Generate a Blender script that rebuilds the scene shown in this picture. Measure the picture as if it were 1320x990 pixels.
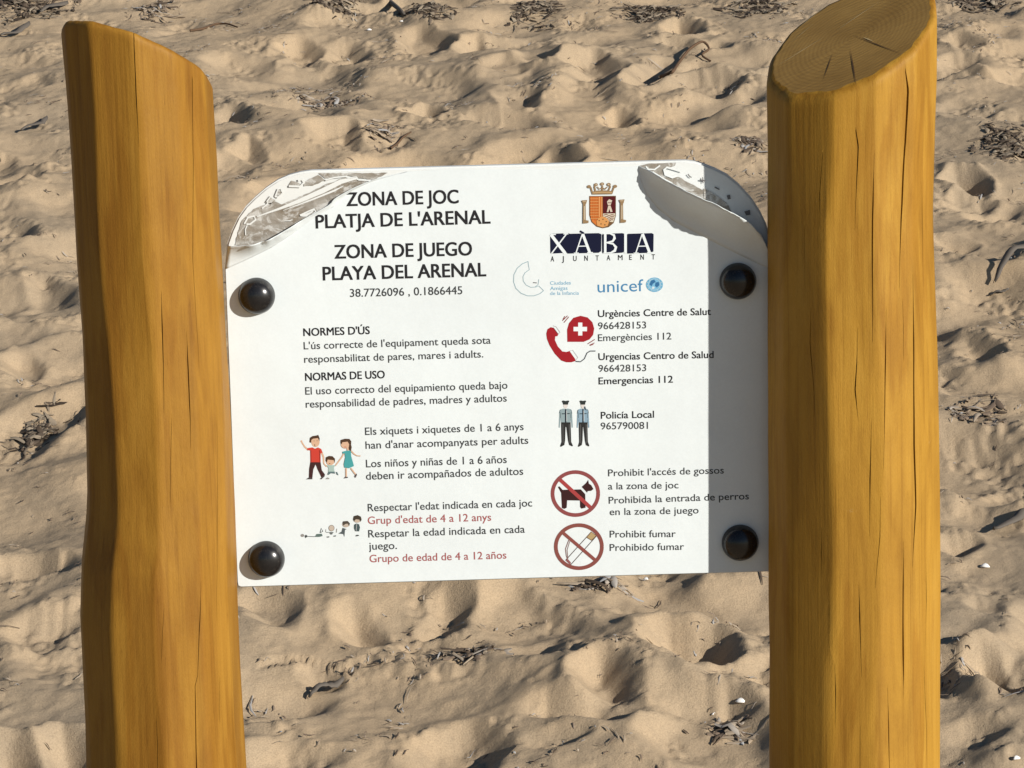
import bpy, bmesh, math, random
import numpy as np
from mathutils import Vector, Matrix
from mathutils.geometry import tessellate_polygon

for o in list(bpy.data.objects):
    bpy.data.objects.remove(o)
SC = bpy.context.scene
COL = SC.collection
R = math.radians

# ------------------------------------------------------------------ camera
IW, IH, F = 1320.0, 990.0, 4570.0
PITCH, ROLL = R(11.0), 0.022
ZS = 0.76                                   # height of the sign centre
SIGN_Y = 0.010
DIST = 2.5
C0 = Vector((0, SIGN_Y - DIST * math.cos(PITCH), ZS + DIST * math.sin(PITCH)))
FW = Vector((0, math.cos(PITCH), -math.sin(PITCH)))
R0 = Vector((1, 0, 0)); U0 = Vector((0, math.sin(PITCH), math.cos(PITCH)))
RT = R0 * math.cos(ROLL) - U0 * math.sin(ROLL)
UP = U0 * math.cos(ROLL) + R0 * math.sin(ROLL)
cam_d = bpy.data.cameras.new("camera"); cam = bpy.data.objects.new("camera", cam_d)
COL.objects.link(cam)
m = Matrix((RT, UP, -FW)).transposed().to_4x4(); m.translation = C0
cam.matrix_world = m
cam_d.sensor_width = 36.0; cam_d.lens = F / IW * 36.0
cam_d.clip_start = 0.05; cam_d.clip_end = 500
SC.camera = cam

# ------------------------------------------------------------------ light
SUN_AZ, SUN_EL = R(50), R(22)               # azimuth: to the right of straight-at-the-sign
SDIR = Vector((math.sin(SUN_AZ) * math.cos(SUN_EL), -math.cos(SUN_AZ) * math.cos(SUN_EL), math.sin(SUN_EL)))
w = bpy.data.worlds.new("World"); SC.world = w; w.use_nodes = True
nt = w.node_tree
sky = nt.nodes.new("ShaderNodeTexSky"); sky.sky_type = 'NISHITA'; sky.sun_disc = False
sky.sun_elevation = SUN_EL
sky.sun_rotation = math.atan2(SDIR.x, SDIR.y)
sky.air_density = 1.0; sky.dust_density = 0.1; sky.ozone_density = 3.0
nt.links.new(sky.outputs[0], nt.nodes["Background"].inputs[0])
nt.nodes["Background"].inputs[1].default_value = 0.05
ld = bpy.data.lights.new("sun", 'SUN'); ld.energy = 5.0; ld.angle = R(0.55); ld.color = (1.0, 0.945, 0.86)
lo = bpy.data.objects.new("sun", ld); COL.objects.link(lo)
lo.rotation_euler = (-SDIR).to_track_quat('-Z', 'Y').to_euler()
lo.location = (4, -4, 5)
SC.view_settings.view_transform = 'Standard'
SC.view_settings.look = 'None'
SC.view_settings.gamma = 1.0
SC.view_settings.exposure = 0.40
SC.view_settings.use_curve_mapping = False

# ------------------------------------------------------------------ helpers
def ray(px, py):
    return FW + RT * ((px - IW / 2) / F) - UP * ((py - IH / 2) / F)
def on_y(px, py, Y):
    d = ray(px, py); t = (Y - C0.y) / d.y
    return C0 + d * t
SLOPE = math.tan(R(8.0))
def on_sand(px, py):
    d = ray(px, py)
    t = (C0.y * SLOPE - C0.z) / (d.z - d.y * SLOPE)
    return C0 + d * t

def tag(o, label=None, cat=None, group=None, kind=None):
    if label: o["label"] = label
    if cat: o["category"] = cat
    if group: o["group"] = group
    if kind: o["kind"] = kind
    return o
def link(name, me, mats=(), parent=None):
    o = bpy.data.objects.new(name, me); COL.objects.link(o)
    for mt in mats: me.materials.append(mt)
    if parent: o.parent = parent
    return o
def mesh(name, verts, faces, smooth=False, midx=None):
    me = bpy.data.meshes.new(name); me.from_pydata([tuple(v) for v in verts], [], faces)
    if smooth: me.polygons.foreach_set("use_smooth", [True] * len(me.polygons))
    if midx is not None: me.polygons.foreach_set("material_index", midx)
    me.update(); return me

def mat(name, color, rough=0.6, spec=0.5):
    mt = bpy.data.materials.new(name); mt.use_nodes = True
    b = mt.node_tree.nodes["Principled BSDF"]
    b.inputs["Base Color"].default_value = (*color, 1)
    b.inputs["Roughness"].default_value = rough
    b.inputs["Specular IOR Level"].default_value = spec
    return mt
class NB:                                    # small node builder
    def __init__(s, mt): s.t = mt.node_tree; s.b = s.t.nodes["Principled BSDF"]
    def n(s, typ, **kw):
        x = s.t.nodes.new(typ)
        for k, v in kw.items():
            if k.startswith("_"): setattr(x, k[1:], v)
            else: x.inputs[k.replace("__", " ")].default_value = v
        return x
    def l(s, a, b): s.t.links.new(a, b)
    def noise(s, vec, scale, detail=4, rough=.55, dist=0.0):
        x = s.n("ShaderNodeTexNoise", Scale=scale, Detail=detail, Roughness=rough, Distortion=dist)
        if vec: s.l(vec, x.inputs["Vector"])
        return x.outputs[0]
    def ramp(s, fac, stops):
        x = s.n("ShaderNodeValToRGB"); el = x.color_ramp.elements
        while len(el) < len(stops): el.new(0.5)
        for e, (p, c) in zip(el, stops): e.position = p; e.color = (*c, 1)
        s.l(fac, x.inputs[0]); return x.outputs[0]
    def mix(s, fac, a, b, mode='MIX'):
        x = s.n("ShaderNodeMix", _data_type='RGBA', _blend_type=mode)
        for i, v in ((0, fac), (6, a), (7, b)):
            if isinstance(v, (float, int)): x.inputs[i].default_value = v
            elif isinstance(v, tuple): x.inputs[i].default_value = (*v, 1)
            else: s.l(v, x.inputs[i])
        return x.outputs[2]
    def mapping(s, vec, sc):
        x = s.n("ShaderNodeMapping"); x.inputs["Scale"].default_value = sc; s.l(vec, x.inputs[0]); return x.outputs[0]
    def bump(s, h, strength, dist, prev=None):
        x = s.n("ShaderNodeBump", Strength=strength, Distance=dist); s.l(h, x.inputs["Height"])
        if prev: s.l(prev, x.inputs["Normal"])
        return x.outputs[0]
    def obj(s): return s.n("ShaderNodeTexCoord").outputs["Object"]

# ------------------------------------------------------------------ materials
def sand_material():
    mt = mat("sand", (.4, .3, .2), .95, .15); k = NB(mt); v = k.obj()
    big = k.noise(v, 2.2, 4); mid = k.noise(v, 26, 5, .65); fine = k.noise(v, 520, 3, .8); grit = k.noise(v, 1500, 2, .7)
    c = k.ramp(big, [(.3, (.415, .312, .200)), (.7, (.352, .276, .188))])
    c2 = k.ramp(mid, [(.3, (.84, .84, .85)), (.68, (1.08, 1.05, 1.02))])
    c = k.mix(.75, c, c2, 'MULTIPLY')
    c3 = k.ramp(fine, [(.30, (.58, .56, .54)), (.5, (1, 1, 1)), (.72, (1.28, 1.26, 1.24))])
    c = k.mix(.55, c, c3, 'MULTIPLY')
    c4 = k.ramp(grit, [(.26, (.35, .33, .3)), (.38, (1, 1, 1))])
    c = k.mix(.6, c, c4, 'MULTIPLY')
    k.l(c, k.b.inputs["Base Color"])
    nb = k.bump(mid, .22, .006)
    nb = k.bump(k.noise(v, 120, 4, .7), .35, .003, nb)
    nb = k.bump(fine, .5, .0015, nb)
    k.l(nb, k.b.inputs["Normal"])
    return mt

def wood_material(name, dark, lite, amber):
    mt = mat(name, lite, .5, .16); k = NB(mt); v = k.obj()
    fig = k.noise(k.mapping(v, (1, 1, .16)), 30, 5, .6, 1.4)          # broad figure
    grain = k.noise(k.mapping(v, (1, 1, .020)), 330, 6, .68)           # crisp vertical grain
    pores = k.noise(k.mapping(v, (1, 1, .05)), 1100, 3, .7)            # short dark pores
    blot = k.noise(k.mapping(v, (1, 1, .45)), 13, 6, .65, .9)          # uneven stain
    fib = k.noise(k.mapping(v, (1, 1, .35)), 1500, 2, .7)
    wv = k.n("ShaderNodeTexWave", _wave_type='RINGS', _rings_direction='Z', Scale=34.0, Distortion=7.5, Detail=4.0)
    wv.inputs["Detail Scale"].default_value = 1.1; wv.inputs["Detail Roughness"].default_value = .6
    k.l(k.mapping(v, (1, 1, .11)), wv.inputs["Vector"])
    kn = k.n("ShaderNodeTexVoronoi", _feature='F1', Scale=9.0); k.l(k.mapping(v, (1, 1, .55)), kn.inputs["Vector"])
    c = k.ramp(fig, [(.30, dark), (.50, lite), (.75, amber)])
    c = k.mix(.55, c, k.ramp(wv.outputs[1], [(.05, (.80, .70, .56)), (.45, (1.03, 1.03, 1.03)), (1, (1.08, 1.08, 1.05))]), 'MULTIPLY')
    c = k.mix(.60, c, k.ramp(grain, [(.30, (.66, .58, .46)), (.46, (.98, .97, .95)), (.70, (1.12, 1.11, 1.08))]), 'MULTIPLY')
    c = k.mix(.42, c, k.ramp(blot, [(.28, (.70, .62, .50)), (.50, (1, 1, 1)), (.75, (1.14, 1.12, 1.06))]), 'MULTIPLY')
    c = k.mix(.62, c, k.ramp(pores, [(.24, (.45, .36, .25)), (.36, (1, 1, 1))]), 'MULTIPLY')
    c = k.mix(.22, c, k.ramp(fib, [(.3, (.7, .66, .6)), (.65, (1.12, 1.12, 1.12))]), 'MULTIPLY')
    c = k.mix(.75, c, k.ramp(kn.outputs["Distance"], [(.02, (.50, .36, .20)), (.055, (.74, .60, .42)), (.085, (.92, .86, .76)), (.13, (1, 1, 1))]), 'MULTIPLY')
    scuff = k.ramp(k.noise(k.mapping(v, (1, 1, 1.6)), 42, 6, .72), [(.70, (0, 0, 0)), (.80, (1, 1, 1))])
    c = k.mix(.30, c, k.mix(scuff, c, (.55, .42, .24)))
    k.l(c, k.b.inputs["Base Color"])
    nb = k.bump(grain, .30, .0010)
    nb = k.bump(blot, .22, .004, nb)
    nb = k.bump(fib, .25, .0004, nb)
    k.l(nb, k.b.inputs["Normal"])
    k.l(k.ramp(blot, [(.3, (.48,) * 3), (.7, (.68,) * 3)]), k.b.inputs["Roughness"])
    return mt

def end_material():
    mt = mat("cut_wood", (.4, .25, .1), .6, .3); k = NB(mt); v = k.obj()
    ro = k.mapping(v, (1, 1, .0))
    wv = k.n("ShaderNodeTexWave", _wave_type='RINGS', _rings_direction='Z', Scale=105.0, Distortion=3.2, Detail=3.0)
    wv.inputs["Detail Scale"].default_value = .7
    k.l(ro, wv.inputs["Vector"])
    n1 = k.noise(v, 22, 4); saw = k.noise(k.mapping(v, (1.0, 9.0, 1.0)), 60, 3, .6)
    c = k.ramp(n1, [(.3, (.22, .122, .028)), (.7, (.32, .188, .050))])
    c = k.mix(.24, c, k.ramp(wv.outputs[1], [(.2, (.62, .56, .5)), (.7, (1.1, 1.1, 1.1))]), 'MULTIPLY')
    c = k.mix(.35, c, k.ramp(saw, [(.3, (.7, .7, .7)), (.7, (1.15, 1.15, 1.15))]), 'MULTIPLY')
    k.l(c, k.b.inputs["Base Color"])
    k.l(k.bump(saw, .35, .001), k.b.inputs["Normal"])
    return mt

def sheet_material(name, col, rough, wr=.25):
    mt = mat(name, col, rough, .4); k = NB(mt); v = k.obj()
    n = k.noise(v, 14, 4, .5); g = k.noise(v, 700, 2, .6); dirt = k.noise(v, 7, 6, .7)
    c = k.ramp(dirt, [(.3, tuple(x * .93 for x in col)), (.6, col)])
    c = k.mix(.06, c, k.ramp(g, [(.35, (.7, .7, .7)), (.65, (1.2, 1.2, 1.2))]), 'MULTIPLY')
    k.l(c, k.b.inputs["Base Color"])
    nb = k.bump(n, wr, .004); nb = k.bump(g, .05, .0004, nb)
    k.l(nb, k.b.inputs["Normal"])
    return mt

M_SAND = sand_material()
M_WOOD_A = wood_material("varnished_pine", (.20, .092, .0115), (.25, .123, .0155), (.30, .156, .023))
M_WOOD_B = wood_material("varnished_pine_pale", (.255, .128, .016), (.32, .169, .022), (.375, .209, .033))
M_END = end_material()
M_SCRATCH = mat("pale_saw_mark", (.46, .33, .15), .7); M_CHECK = mat("dark_check", (.07, .032, .008), .8)
M_SHEET = sheet_material("vinyl_sheet", (.635, .685, .70), .42)
M_PANEL = sheet_material("white_board", (.64, .66, .65), .5, .15)
def glue_material():
    mt = mat("old_glue", (.3, .28, .24), .32, .5); k = NB(mt); v = k.obj()
    a = k.noise(v, 120, 5, .65, .8); b = k.noise(k.mapping(v, (1, 1, 2.2)), 45, 4, .6, 1.0)
    c = k.ramp(b, [(.3, (.20, .168, .13)), (.5, (.27, .25, .22)), (.72, (.36, .35, .325))])
    c = k.mix(.5, c, k.ramp(a, [(.35, (.7, .68, .64)), (.65, (1.15, 1.15, 1.15))]), 'MULTIPLY')
    wmask = k.ramp(k.noise(k.mapping(v, (1, 1, 1.7)), 75, 5, .7, 1.2), [(.50, (0, 0, 0)), (.60, (1, 1, 1))])
    c = k.mix(.75, c, k.mix(wmask, c, (.52, .52, .50)))
    k.l(c, k.b.inputs["Base Color"]); k.l(k.bump(a, .5, .0015), k.b.inputs["Normal"])
    return mt
M_GLUE = glue_material()
M_BOLT = mat("black_plastic", (.012, .012, .013), .26, .5)
kb = NB(M_BOLT); kn = kb.noise(kb.obj(), 260, 4, .7)
kb.l(kb.ramp(kn, [(.3, (.2,) * 3), (.7, (.27,) * 3)]), kb.b.inputs["Roughness"])
kb.l(kb.ramp(kb.noise(kb.obj(), 90, 4, .7), [(.35, (.006, .006, .007)), (.75, (.016, .015, .015))]), kb.b.inputs["Base Color"])
def fibre_material(name, f):
    mt = mat(name, (.1, .07, .05), .85, .15); k = NB(mt)
    g = k.n("ShaderNodeNewGeometry").outputs["Random Per Island"]
    c = k.ramp(g, [(p_, tuple(min(.34, x * f) for x in c_)) for p_, c_ in ((0, (.034, .025, .018)), (.35, (.075, .055, .040)), (.65, (.15, .118, .085)), (1, (.25, .205, .15)))])
    k.l(c, k.b.inputs["Base Color"]); return mt
M_FIBRE = fibre_material('dry_seagrass', 1.2); M_CRUST = fibre_material('sandy_seagrass', 2.3)
dust = kb.ramp(kb.noise(kb.obj(), 420, 5, .8), [(.56, (0, 0, 0)), (.74, (1, 1, 1))])
kb.l(kb.mix(dust, kb.ramp(kb.noise(kb.obj(), 90, 4, .7), [(.35, (.006, .006, .007)), (.75, (.016, .015, .015))]), (.05, .044, .036)), kb.b.inputs['Base Color'])
M_SHELL = mat("white_shell", (.78, .76, .72), .4)
M_TWIG = mat("brown_twig", (.10, .06, .035), .8, .2)
M_LEAF = mat("grey_brown_leaf", (.10, .085, .07), .75, .3)
INK = {}
def ink(c):
    if c not in INK: INK[c] = mat("ink_%d" % len(INK), c, .6, .12)
    return INK[c]
BLACK = (.018, .018, .02); GREY = (.042, .045, .047); RED = (.28, .03, .03)

# ------------------------------------------------------------------ sand
rng = np.random.default_rng(11); random.seed(11)
DX, DY = 0.0034, 0.0050
XS = np.arange(-1.55, 1.55, DX); YS = np.arange(0.55, 5.35, DY)
NX, NY = len(XS), len(YS)
FX = np.fft.rfftfreq(NX, DX)[None, :]; FY = np.fft.fftfreq(NY, DY)[:, None]
def noise_f(lam0, lam1, seed, stretch=1.0):
    g = np.random.default_rng(seed).standard_normal((NY, NX))
    f = np.sqrt((FX / stretch) ** 2 + FY ** 2) + 1e-9; lam = 1.0 / f
    wgt = np.exp(-0.5 * (np.log(lam / math.sqrt(lam0 * lam1)) / (0.5 * math.log(lam1 / lam0) + .1)) ** 2) * lam
    a = np.fft.irfft2(np.fft.rfft2(g) * wgt, s=(NY, NX)); return a / a.std()
def blur(h, s):
    return np.fft.irfft2(np.fft.rfft2(h) * np.exp(-2 * (math.pi * s) ** 2 * (FX ** 2 + FY ** 2)), s=(NY, NX))
XX, YY = np.meshgrid(XS, YS)
H = .013 * noise_f(.40, 1.1, 1) + .0034 * noise_f(.14, .32, 2)
WU, WV = .013 * noise_f(.07, .18, 3), .013 * noise_f(.07, .18, 4)
def sstep(a, b, x):
    t = np.clip((x - a) / (b - a), 0, 1); return t * t * (3 - 2 * t)
def stamp(cx, cy, a, b, ang, depth, rim=.3, warp=1.0, tilt=0.0, heel=0.0, sharp=.30):
    r = max(a, b) * 2.0 + .05
    i0, i1 = np.searchsorted(YS, cy - r), np.searchsorted(YS, cy + r)
    j0, j1 = np.searchsorted(XS, cx - r), np.searchsorted(XS, cx + r)
    if i1 - i0 < 4 or j1 - j0 < 4: return
    sl = (slice(i0, i1), slice(j0, j1))
    dx = XX[sl] - cx + WU[sl] * warp; dy = YY[sl] - cy + WV[sl] * warp
    u = dx * math.cos(ang) + dy * math.sin(ang); v = -dx * math.sin(ang) + dy * math.cos(ang)
    bb = b * (1 - heel * np.clip(u / a, -1, 1) * .35)
    q = np.sqrt((u / a) ** 2 + (v / bb) ** 2)
    h = H[sl]; wi = np.exp(-q ** 2)
    base = (h * wi).sum() / wi.sum()
    inner = 1 - sstep(1 - sharp, 1.0, q)
    floor = base * .6 + h * .4 - depth * (1 - .35 * np.clip(q, 0, 1) ** 2) + tilt * u
    h2 = h * (1 - inner) + floor * inner
    h2 = h2 + depth * rim * np.exp(-((q - 1.18) / .22) ** 2)
    H[sl] = h2
# weathered, half-filled tracks
for _ in range(430):
    cx, cy = rng.uniform(-1.5, 1.5), rng.uniform(.65, 5.25)
    big = rng.random() < .55
    a = rng.uniform(.085, .16) if big else rng.uniform(.045, .085)
    stamp(cx, cy, a, a * rng.uniform(.38, .75), rng.uniform(0, math.pi), rng.uniform(.010, .028) * (1 if big else .6),
          rng.uniform(.25, .6), rng.uniform(.5, 1.1), rng.uniform(-.12, .12), rng.uniform(-1, 1), rng.uniform(.25, .6))
H = .85 * blur(H, .014) + .15 * H
for _ in range(190):
    cx, cy = rng.uniform(-1.5, 1.5), rng.uniform(.65, 5.25)
    a = rng.uniform(.06, .145)
    stamp(cx, cy, a, a * rng.uniform(.35, .65), rng.uniform(0, math.pi), rng.uniform(.008, .024),
          rng.uniform(.3, .5), rng.uniform(.5, 1.2), rng.uniform(-.15, .15), rng.uniform(-1, 1), rng.uniform(.2, .45))
H = .72 * blur(H, .010) + .28 * H
# hollows that can be told one by one: centre, width and height in photo pixels, depth in metres
PITS = [(888, 846, 120, 62, .050), (783, 893, 84, 52, .045), (592, 965, 130, 64, .034), (462, 818, 56, 40, .035), (345, 800, 80, 46, .030),
        (575, 803, 70, 40, .026), (945, 928, 60, 30, .035), (1000, 888, 60, 30, .03), (1284, 880, 74, 66, .075), (1232, 697, 52, 34, .032),
        (1276, 782, 60, 24, .018), (1268, 452, 62, 36, .035), (1246, 238, 56, 30, .060), (1262, 100, 50, 22, .030), (1240, 60, 40, 20, .03),
        (546, 52, 66, 34, .040), (388, 62, 54, 28, .035), (446, 62, 56, 26, .030), (545, 144, 46, 16, .050), (436, 182, 54, 28, .040),
        (612, 58, 50, 18, .030), (655, 90, 60, 18, .028), (690, 80, 54, 20, .03), (766, 92, 66, 36, .040), (832, 108, 56, 22, .03),
        (905, 88, 50, 22, .035), (915, 118, 84, 28, .036), (795, 148, 40, 20, .035), (725, 200, 54, 22, .045), (670, 132, 60, 26, .03),
        (880, 38, 60, 22, .04), (58, 372, 70, 40, .026), (50, 800, 110, 46, .030), (82, 722, 40, 34, .028), (88, 968, 64, 60, .06),
        (10, 985, 110, 80, .085), (30, 470, 60, 34, .03), (18, 300, 60, 26, .03), (300, 160, 40, 22, .03), (320, 200, 40, 20, .03),
        (420, 875, 60, 20, .024), (700, 845, 70, 26, .02), (1255, 945, 90, 26, .018), (1230, 330, 40, 20, .03), (720, 960, 80, 26, .02)]
for (px, py, pw, ph, d) in PITS:
    c = on_sand(px, py); e = on_sand(px + pw / 2, py); n_ = on_sand(px, py - ph / 2); s_ = on_sand(px, py + ph / 2)
    a = (e - c).length; b = (n_.y - s_.y) / 2
    stamp(c.x, c.y, a, b, rng.uniform(-.2, .3) if a > b else 0.2, d * (.62 if d < .048 else .85), .28, .6, rng.uniform(-.1, .05), rng.uniform(-.6, .6), .42)
H = .6 * blur(H, .009) + .4 * H
# crusted, scuffed patches
rough = sstep(.25, 1.3, noise_f(.12, .45, 9))
H += rough * (.0017 * noise_f(.018, .05, 10) + .0010 * noise_f(.010, .018, 12)) + .0005 * noise_f(.02, .06, 13)
lap = H - blur(H, .018); em = sstep(.0012, .005, np.abs(lap)) * sstep(-.4, .9, noise_f(.08, .3, 31))
H += em * (.0016 * noise_f(.012, .03, 32) + .0010 * noise_f(.008, .013, 33))
H = np.clip(H * .88, -.09, .08)
# limit steepness to the angle of repose
for _ in range(14):
    for ax, d in ((1, DX), (0, DY)):
        lim = .62 * d; df = np.diff(H, axis=ax); ex = np.clip(np.abs(df) - lim, 0, None) * np.sign(df) * .5 * .8
        if ax: H[:, :-1] += ex; H[:, 1:] -= ex
        else: H[:-1] += ex; H[1:] -= ex
# a crisp, undercut hollow and a short ribbed track pressed into the sand
c = on_sand(1284, 884); stamp(c.x, c.y, .032, .034, .5, .055, .15, .5, -.25, .8, .16)
c = on_sand(1290, 888); stamp(c.x + .004, c.y, .022, .022, .4, .030, .05, .4, -.2, .4, .16)
for k in range(13):
    c = on_sand(338 + k * 9.5, 866 - 8 * math.sin(k / 12 * math.pi)); stamp(c.x, c.y, .012, .0042, 1.25 + .04 * k, .0034, .25, .12, 0, 0, .5)
win = sstep(0, .12, XX - XS[0]) * sstep(0, .12, XS[-1] - XX) * sstep(0, .12, YY - YS[0]) * sstep(0, .12, YS[-1] - YY)
H *= win
def grow(start, step, n, k=1.22):
    out = []; s = step; x = start
    for _ in range(n): x += s; out.append(x); s *= k
    return np.array(out)
ox = grow(0, .02, 34); gx = np.concatenate([(XS[0] - ox)[::-1], XS, XS[-1] + ox])
oy = grow(0, .02, 34); ony = grow(0, .02, 30); gy = np.concatenate([(YS[0] - ony)[::-1], YS, YS[-1] + oy])
def base_z(y):
    y = np.asarray(y, float)
    up = np.where(y > 8, 8 * SLOPE + (1 - np.exp(-(y - 8) / 6)) * 6 * SLOPE, y * SLOPE)
    return np.where(y < -3, -3 * SLOPE + (-(1 - np.exp((y + 3) / 6))) * 6 * SLOPE, up)
GX, GY = np.meshgrid(gx, gy)
GZ = base_z(GY)
GZ[len(ony):len(ony) + NY, len(ox):len(ox) + NX] += H
def sand_z(x, y):
    j = int(np.clip((x - XS[0]) / DX, 0, NX - 1)); i = int(np.clip((y - YS[0]) / DY, 0, NY - 1))
    return float(base_z(y)) + (float(H[i, j]) if XS[0] < x < XS[-1] and YS[0] < y < YS[-1] else 0.0)
def sand_pt(px, py):                         # the sand point seen at a photo pixel
    d = ray(px, py); t = 2.6
    while t < 9:
        p = C0 + d * t
        if p.z < sand_z(p.x, p.y): break
        t += .004
    return Vector((p.x, p.y, sand_z(p.x, p.y)))
nyy, nxx = GX.shape
me = bpy.data.meshes.new("sand")
me.vertices.add(nxx * nyy)
me.vertices.foreach_set("co", np.stack([GX, GY, GZ], -1).astype(np.float32).ravel())
idx = np.arange(nxx * nyy).reshape(nyy, nxx)
q = np.stack([idx[:-1, :-1], idx[:-1, 1:], idx[1:, 1:], idx[1:, :-1]], -1).reshape(-1, 4)
me.loops.add(q.size); me.loops.foreach_set("vertex_index", q.ravel().astype(np.int32))
me.polygons.add(len(q)); me.polygons.foreach_set("loop_start", np.arange(0, q.size, 4, dtype=np.int32))
me.polygons.foreach_set("use_smooth", np.ones(len(q), bool))
me.update(calc_edges=True)
tag(link("sand", me, [M_SAND]), "pale trampled beach sand with weathered footprints", "sand", kind="structure")

# ------------------------------------------------------------------ wooden posts
def smooth_noise(seed, n=40, amp=1.0):
    g = np.random.default_rng(seed).standard_normal(n)
    g = np.convolve(np.pad(g, 2, mode='edge'), [.1, .2, .4, .2, .1], 'valid')
    return lambda t: amp * float(np.interp(t * (n - 1), np.arange(n), g))
def build_post(mt, prof, facets, cut, cracks, seed, label, sharp):
    # prof rows: (photo y, left edge x, right edge x)
    rows = []
    for (y, l, r) in prof:
        a, b = on_y(l, y, 0), on_y(r, y, 0)
        rows.append(((a.z + b.z) / 2, (a.x + b.x) / 2, (b - a).length / 2))
    rows.sort()
    z0 = -.12
    dz = rows[0][0] - z0
    drift = (rows[3][1] - rows[0][1]) / (rows[3][0] - rows[0][0])
    rows.insert(0, (z0, rows[0][1] - drift * dz * .6, rows[0][2] * 1.02))
    zs = [r[0] for r in rows]
    fc = lambda z: float(np.interp(z, zs, [r[1] for r in rows]))
    fr = lambda z: float(np.interp(z, zs, [r[2] for r in rows]))
    xt, yt_front = cut["x"], cut
    ztop_c = on_y(cut["x"], cut["y"], 0).z
    cxt = fc(ztop_c); rt = fr(ztop_c)
    ztop = lambda dx, dy: ztop_c + cut["a"] * dx + cut["b"] * dy
    zmin = ztop_c - rt * math.hypot(cut["a"], cut["b"])
    zspan = lambda z: min(1, max(0, (z - z0) / (1.2 - z0)))
    fn = [(smooth_noise(seed * 31 + i, 34, 5.0), smooth_noise(seed * 57 + i, 30, .011)) for i in range(len(facets))]
    bulge = smooth_noise(seed + 900, 34, .004)
    def radius(th, z):
        s = 0; t = zspan(z); deg = math.degrees(th); rr = fr(z) * (1 + bulge(t))
        for (f, dk), (na, nd) in zip(facets, fn):
            d = (deg - f - na(t) + 180) % 360 - 180
            if abs(d) < 80:
                s += (math.cos(R(d)) / (dk * (1 + nd(t)))) ** sharp
        return rr * (.14 + .86 * min(1.03, s ** (-1 / sharp)))
    # crack columns
    def xy_theta(px, py):
        p = on_y(px, py, 0); r_ = fr(p.z)
        # front surface: intersect the ray with the round trunk
        d = ray(px, py); ax, ay = C0.x - fc(p.z), C0.y
        A = d.x ** 2 + d.y ** 2; B = 2 * (ax * d.x + ay * d.y); Cc = ax * ax + ay * ay - r_ * r_
        D = max(0, B * B - 4 * A * Cc); t = (-B - math.sqrt(D)) / (2 * A); h = C0 + d * t
        return math.atan2(h.x - fc(h.z), -(h.y)), h.z
    groups = []
    for g in cracks:
        pts = [(*xy_theta(x, y), wd) for (x, y, wd) in g]
        pts = sorted([(z, t, wd) for (t, z, wd) in pts])
        groups.append(pts)
    nom = [sum(p[1] for p in g) / len(g) for g in groups]
    order = sorted(range(len(groups)), key=lambda i: nom[i]); groups = [groups[i] for i in order]; nom = [nom[i] for i in order]
    wn = [smooth_noise(seed * 7 + i, 130, .010) for i in range(len(groups))]
    base = [t for t in np.linspace(-math.pi, math.pi, 168, endpoint=False) if all(abs(t - n_) > R(1.5) for n_ in nom)]
    cols = [("b", t, 0, 0) for t in base]
    for i, n_ in enumerate(nom):
        for o_ in (-2, -1, 0, 1, 2): cols.append(("c", n_ + o_ * R(.3), i, o_))
    cols.sort(key=lambda c: c[1])
    NZ = 430
    def ring(t):
        zr = z0 + (ztop_c - z0) * t
        cn, ca = [-math.pi], [-math.pi]; wd = []
        for i, g in enumerate(groups):
            gz = [p[0] for p in g]
            th = float(np.interp(zr, gz, [p[1] for p in g])) + wn[i](zspan(zr)) * .35
            wd.append(float(np.interp(zr, gz, [p[2] for p in g])) * max(.25, 1 + 45 * wn[i](zspan(zr) * .8 + .1)) if gz[0] <= zr <= gz[-1] else 0.0)
            cn.append(nom[i]); ca.append(th)
        cn.append(math.pi); ca.append(math.pi)
        ca = list(np.maximum.accumulate(ca))
        out = []
        for (k, tn, i, o_) in cols:
            if k == "b": out.append((float(np.interp(tn, cn, ca)), 0.0))
            else:
                r_ = fr(zr); hw = max(wd[i] * .5, .00012) / r_
                th = ca[i + 1] + {-2: -hw - .006, -1: -hw, 0: 0, 1: hw, 2: hw + .006}[o_]
                out.append((th, min(.008, wd[i] * 7) if o_ == 0 else 0.0))
        return out
    V = []; NC = len(cols); CH = .0055
    rims = []
    for kz in range(NZ):
        t = kz / (NZ - 1)
        for (th, dep) in ring(t):
            zt = ztop(rt * math.sin(th), -rt * math.cos(th)) - CH
            z = z0 + (zt - z0) * t
            r_ = radius(th, z) - dep
            V.append((fc(z) + r_ * math.sin(th), -r_ * math.cos(th), z))
    # rounded arris
    for (ins, upz) in ((.0004, .0020), (.0013, .0037), (.0027, .0050), (.0047, .0055)):
        for (th, dep) in ring(1.0):
            zt = ztop(rt * math.sin(th), -rt * math.cos(th)) - CH
            r_ = radius(th, zt) - ins * (1 + .16 * math.sin(th * 23 + seed) * math.sin(th * 9.7)) - dep * .6
            V.append((fc(zt) + r_ * math.sin(th), -r_ * math.cos(th), ztop(r_ * math.sin(th) , -r_ * math.cos(th)) - CH + upz))
    NR = NZ + 4
    Fc = []
    for kz in range(NR - 1):
        for c in range(NC):
            c2 = (c + 1) % NC
            Fc.append((kz * NC + c, kz * NC + c2, (kz + 1) * NC + c2, (kz + 1) * NC + c))
    org = Vector((fc(0), 0, 0))
    V = [Vector(v) - org for v in V]
    pm = mesh("wooden_post", V, Fc, True)
    lips = {ci for ci, c in enumerate(cols) if c[0] == "c" and c[3] in (-1, 0, 1)}
    at = pm.attributes.new("sharp_edge", 'BOOLEAN', 'EDGE')
    fl = np.zeros(len(pm.edges), bool); ev = np.empty(len(pm.edges) * 2, np.int32); pm.edges.foreach_get("vertices", ev); ev = ev.reshape(-1, 2)
    lipa = np.isin(np.arange(NC), list(lips))
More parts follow.
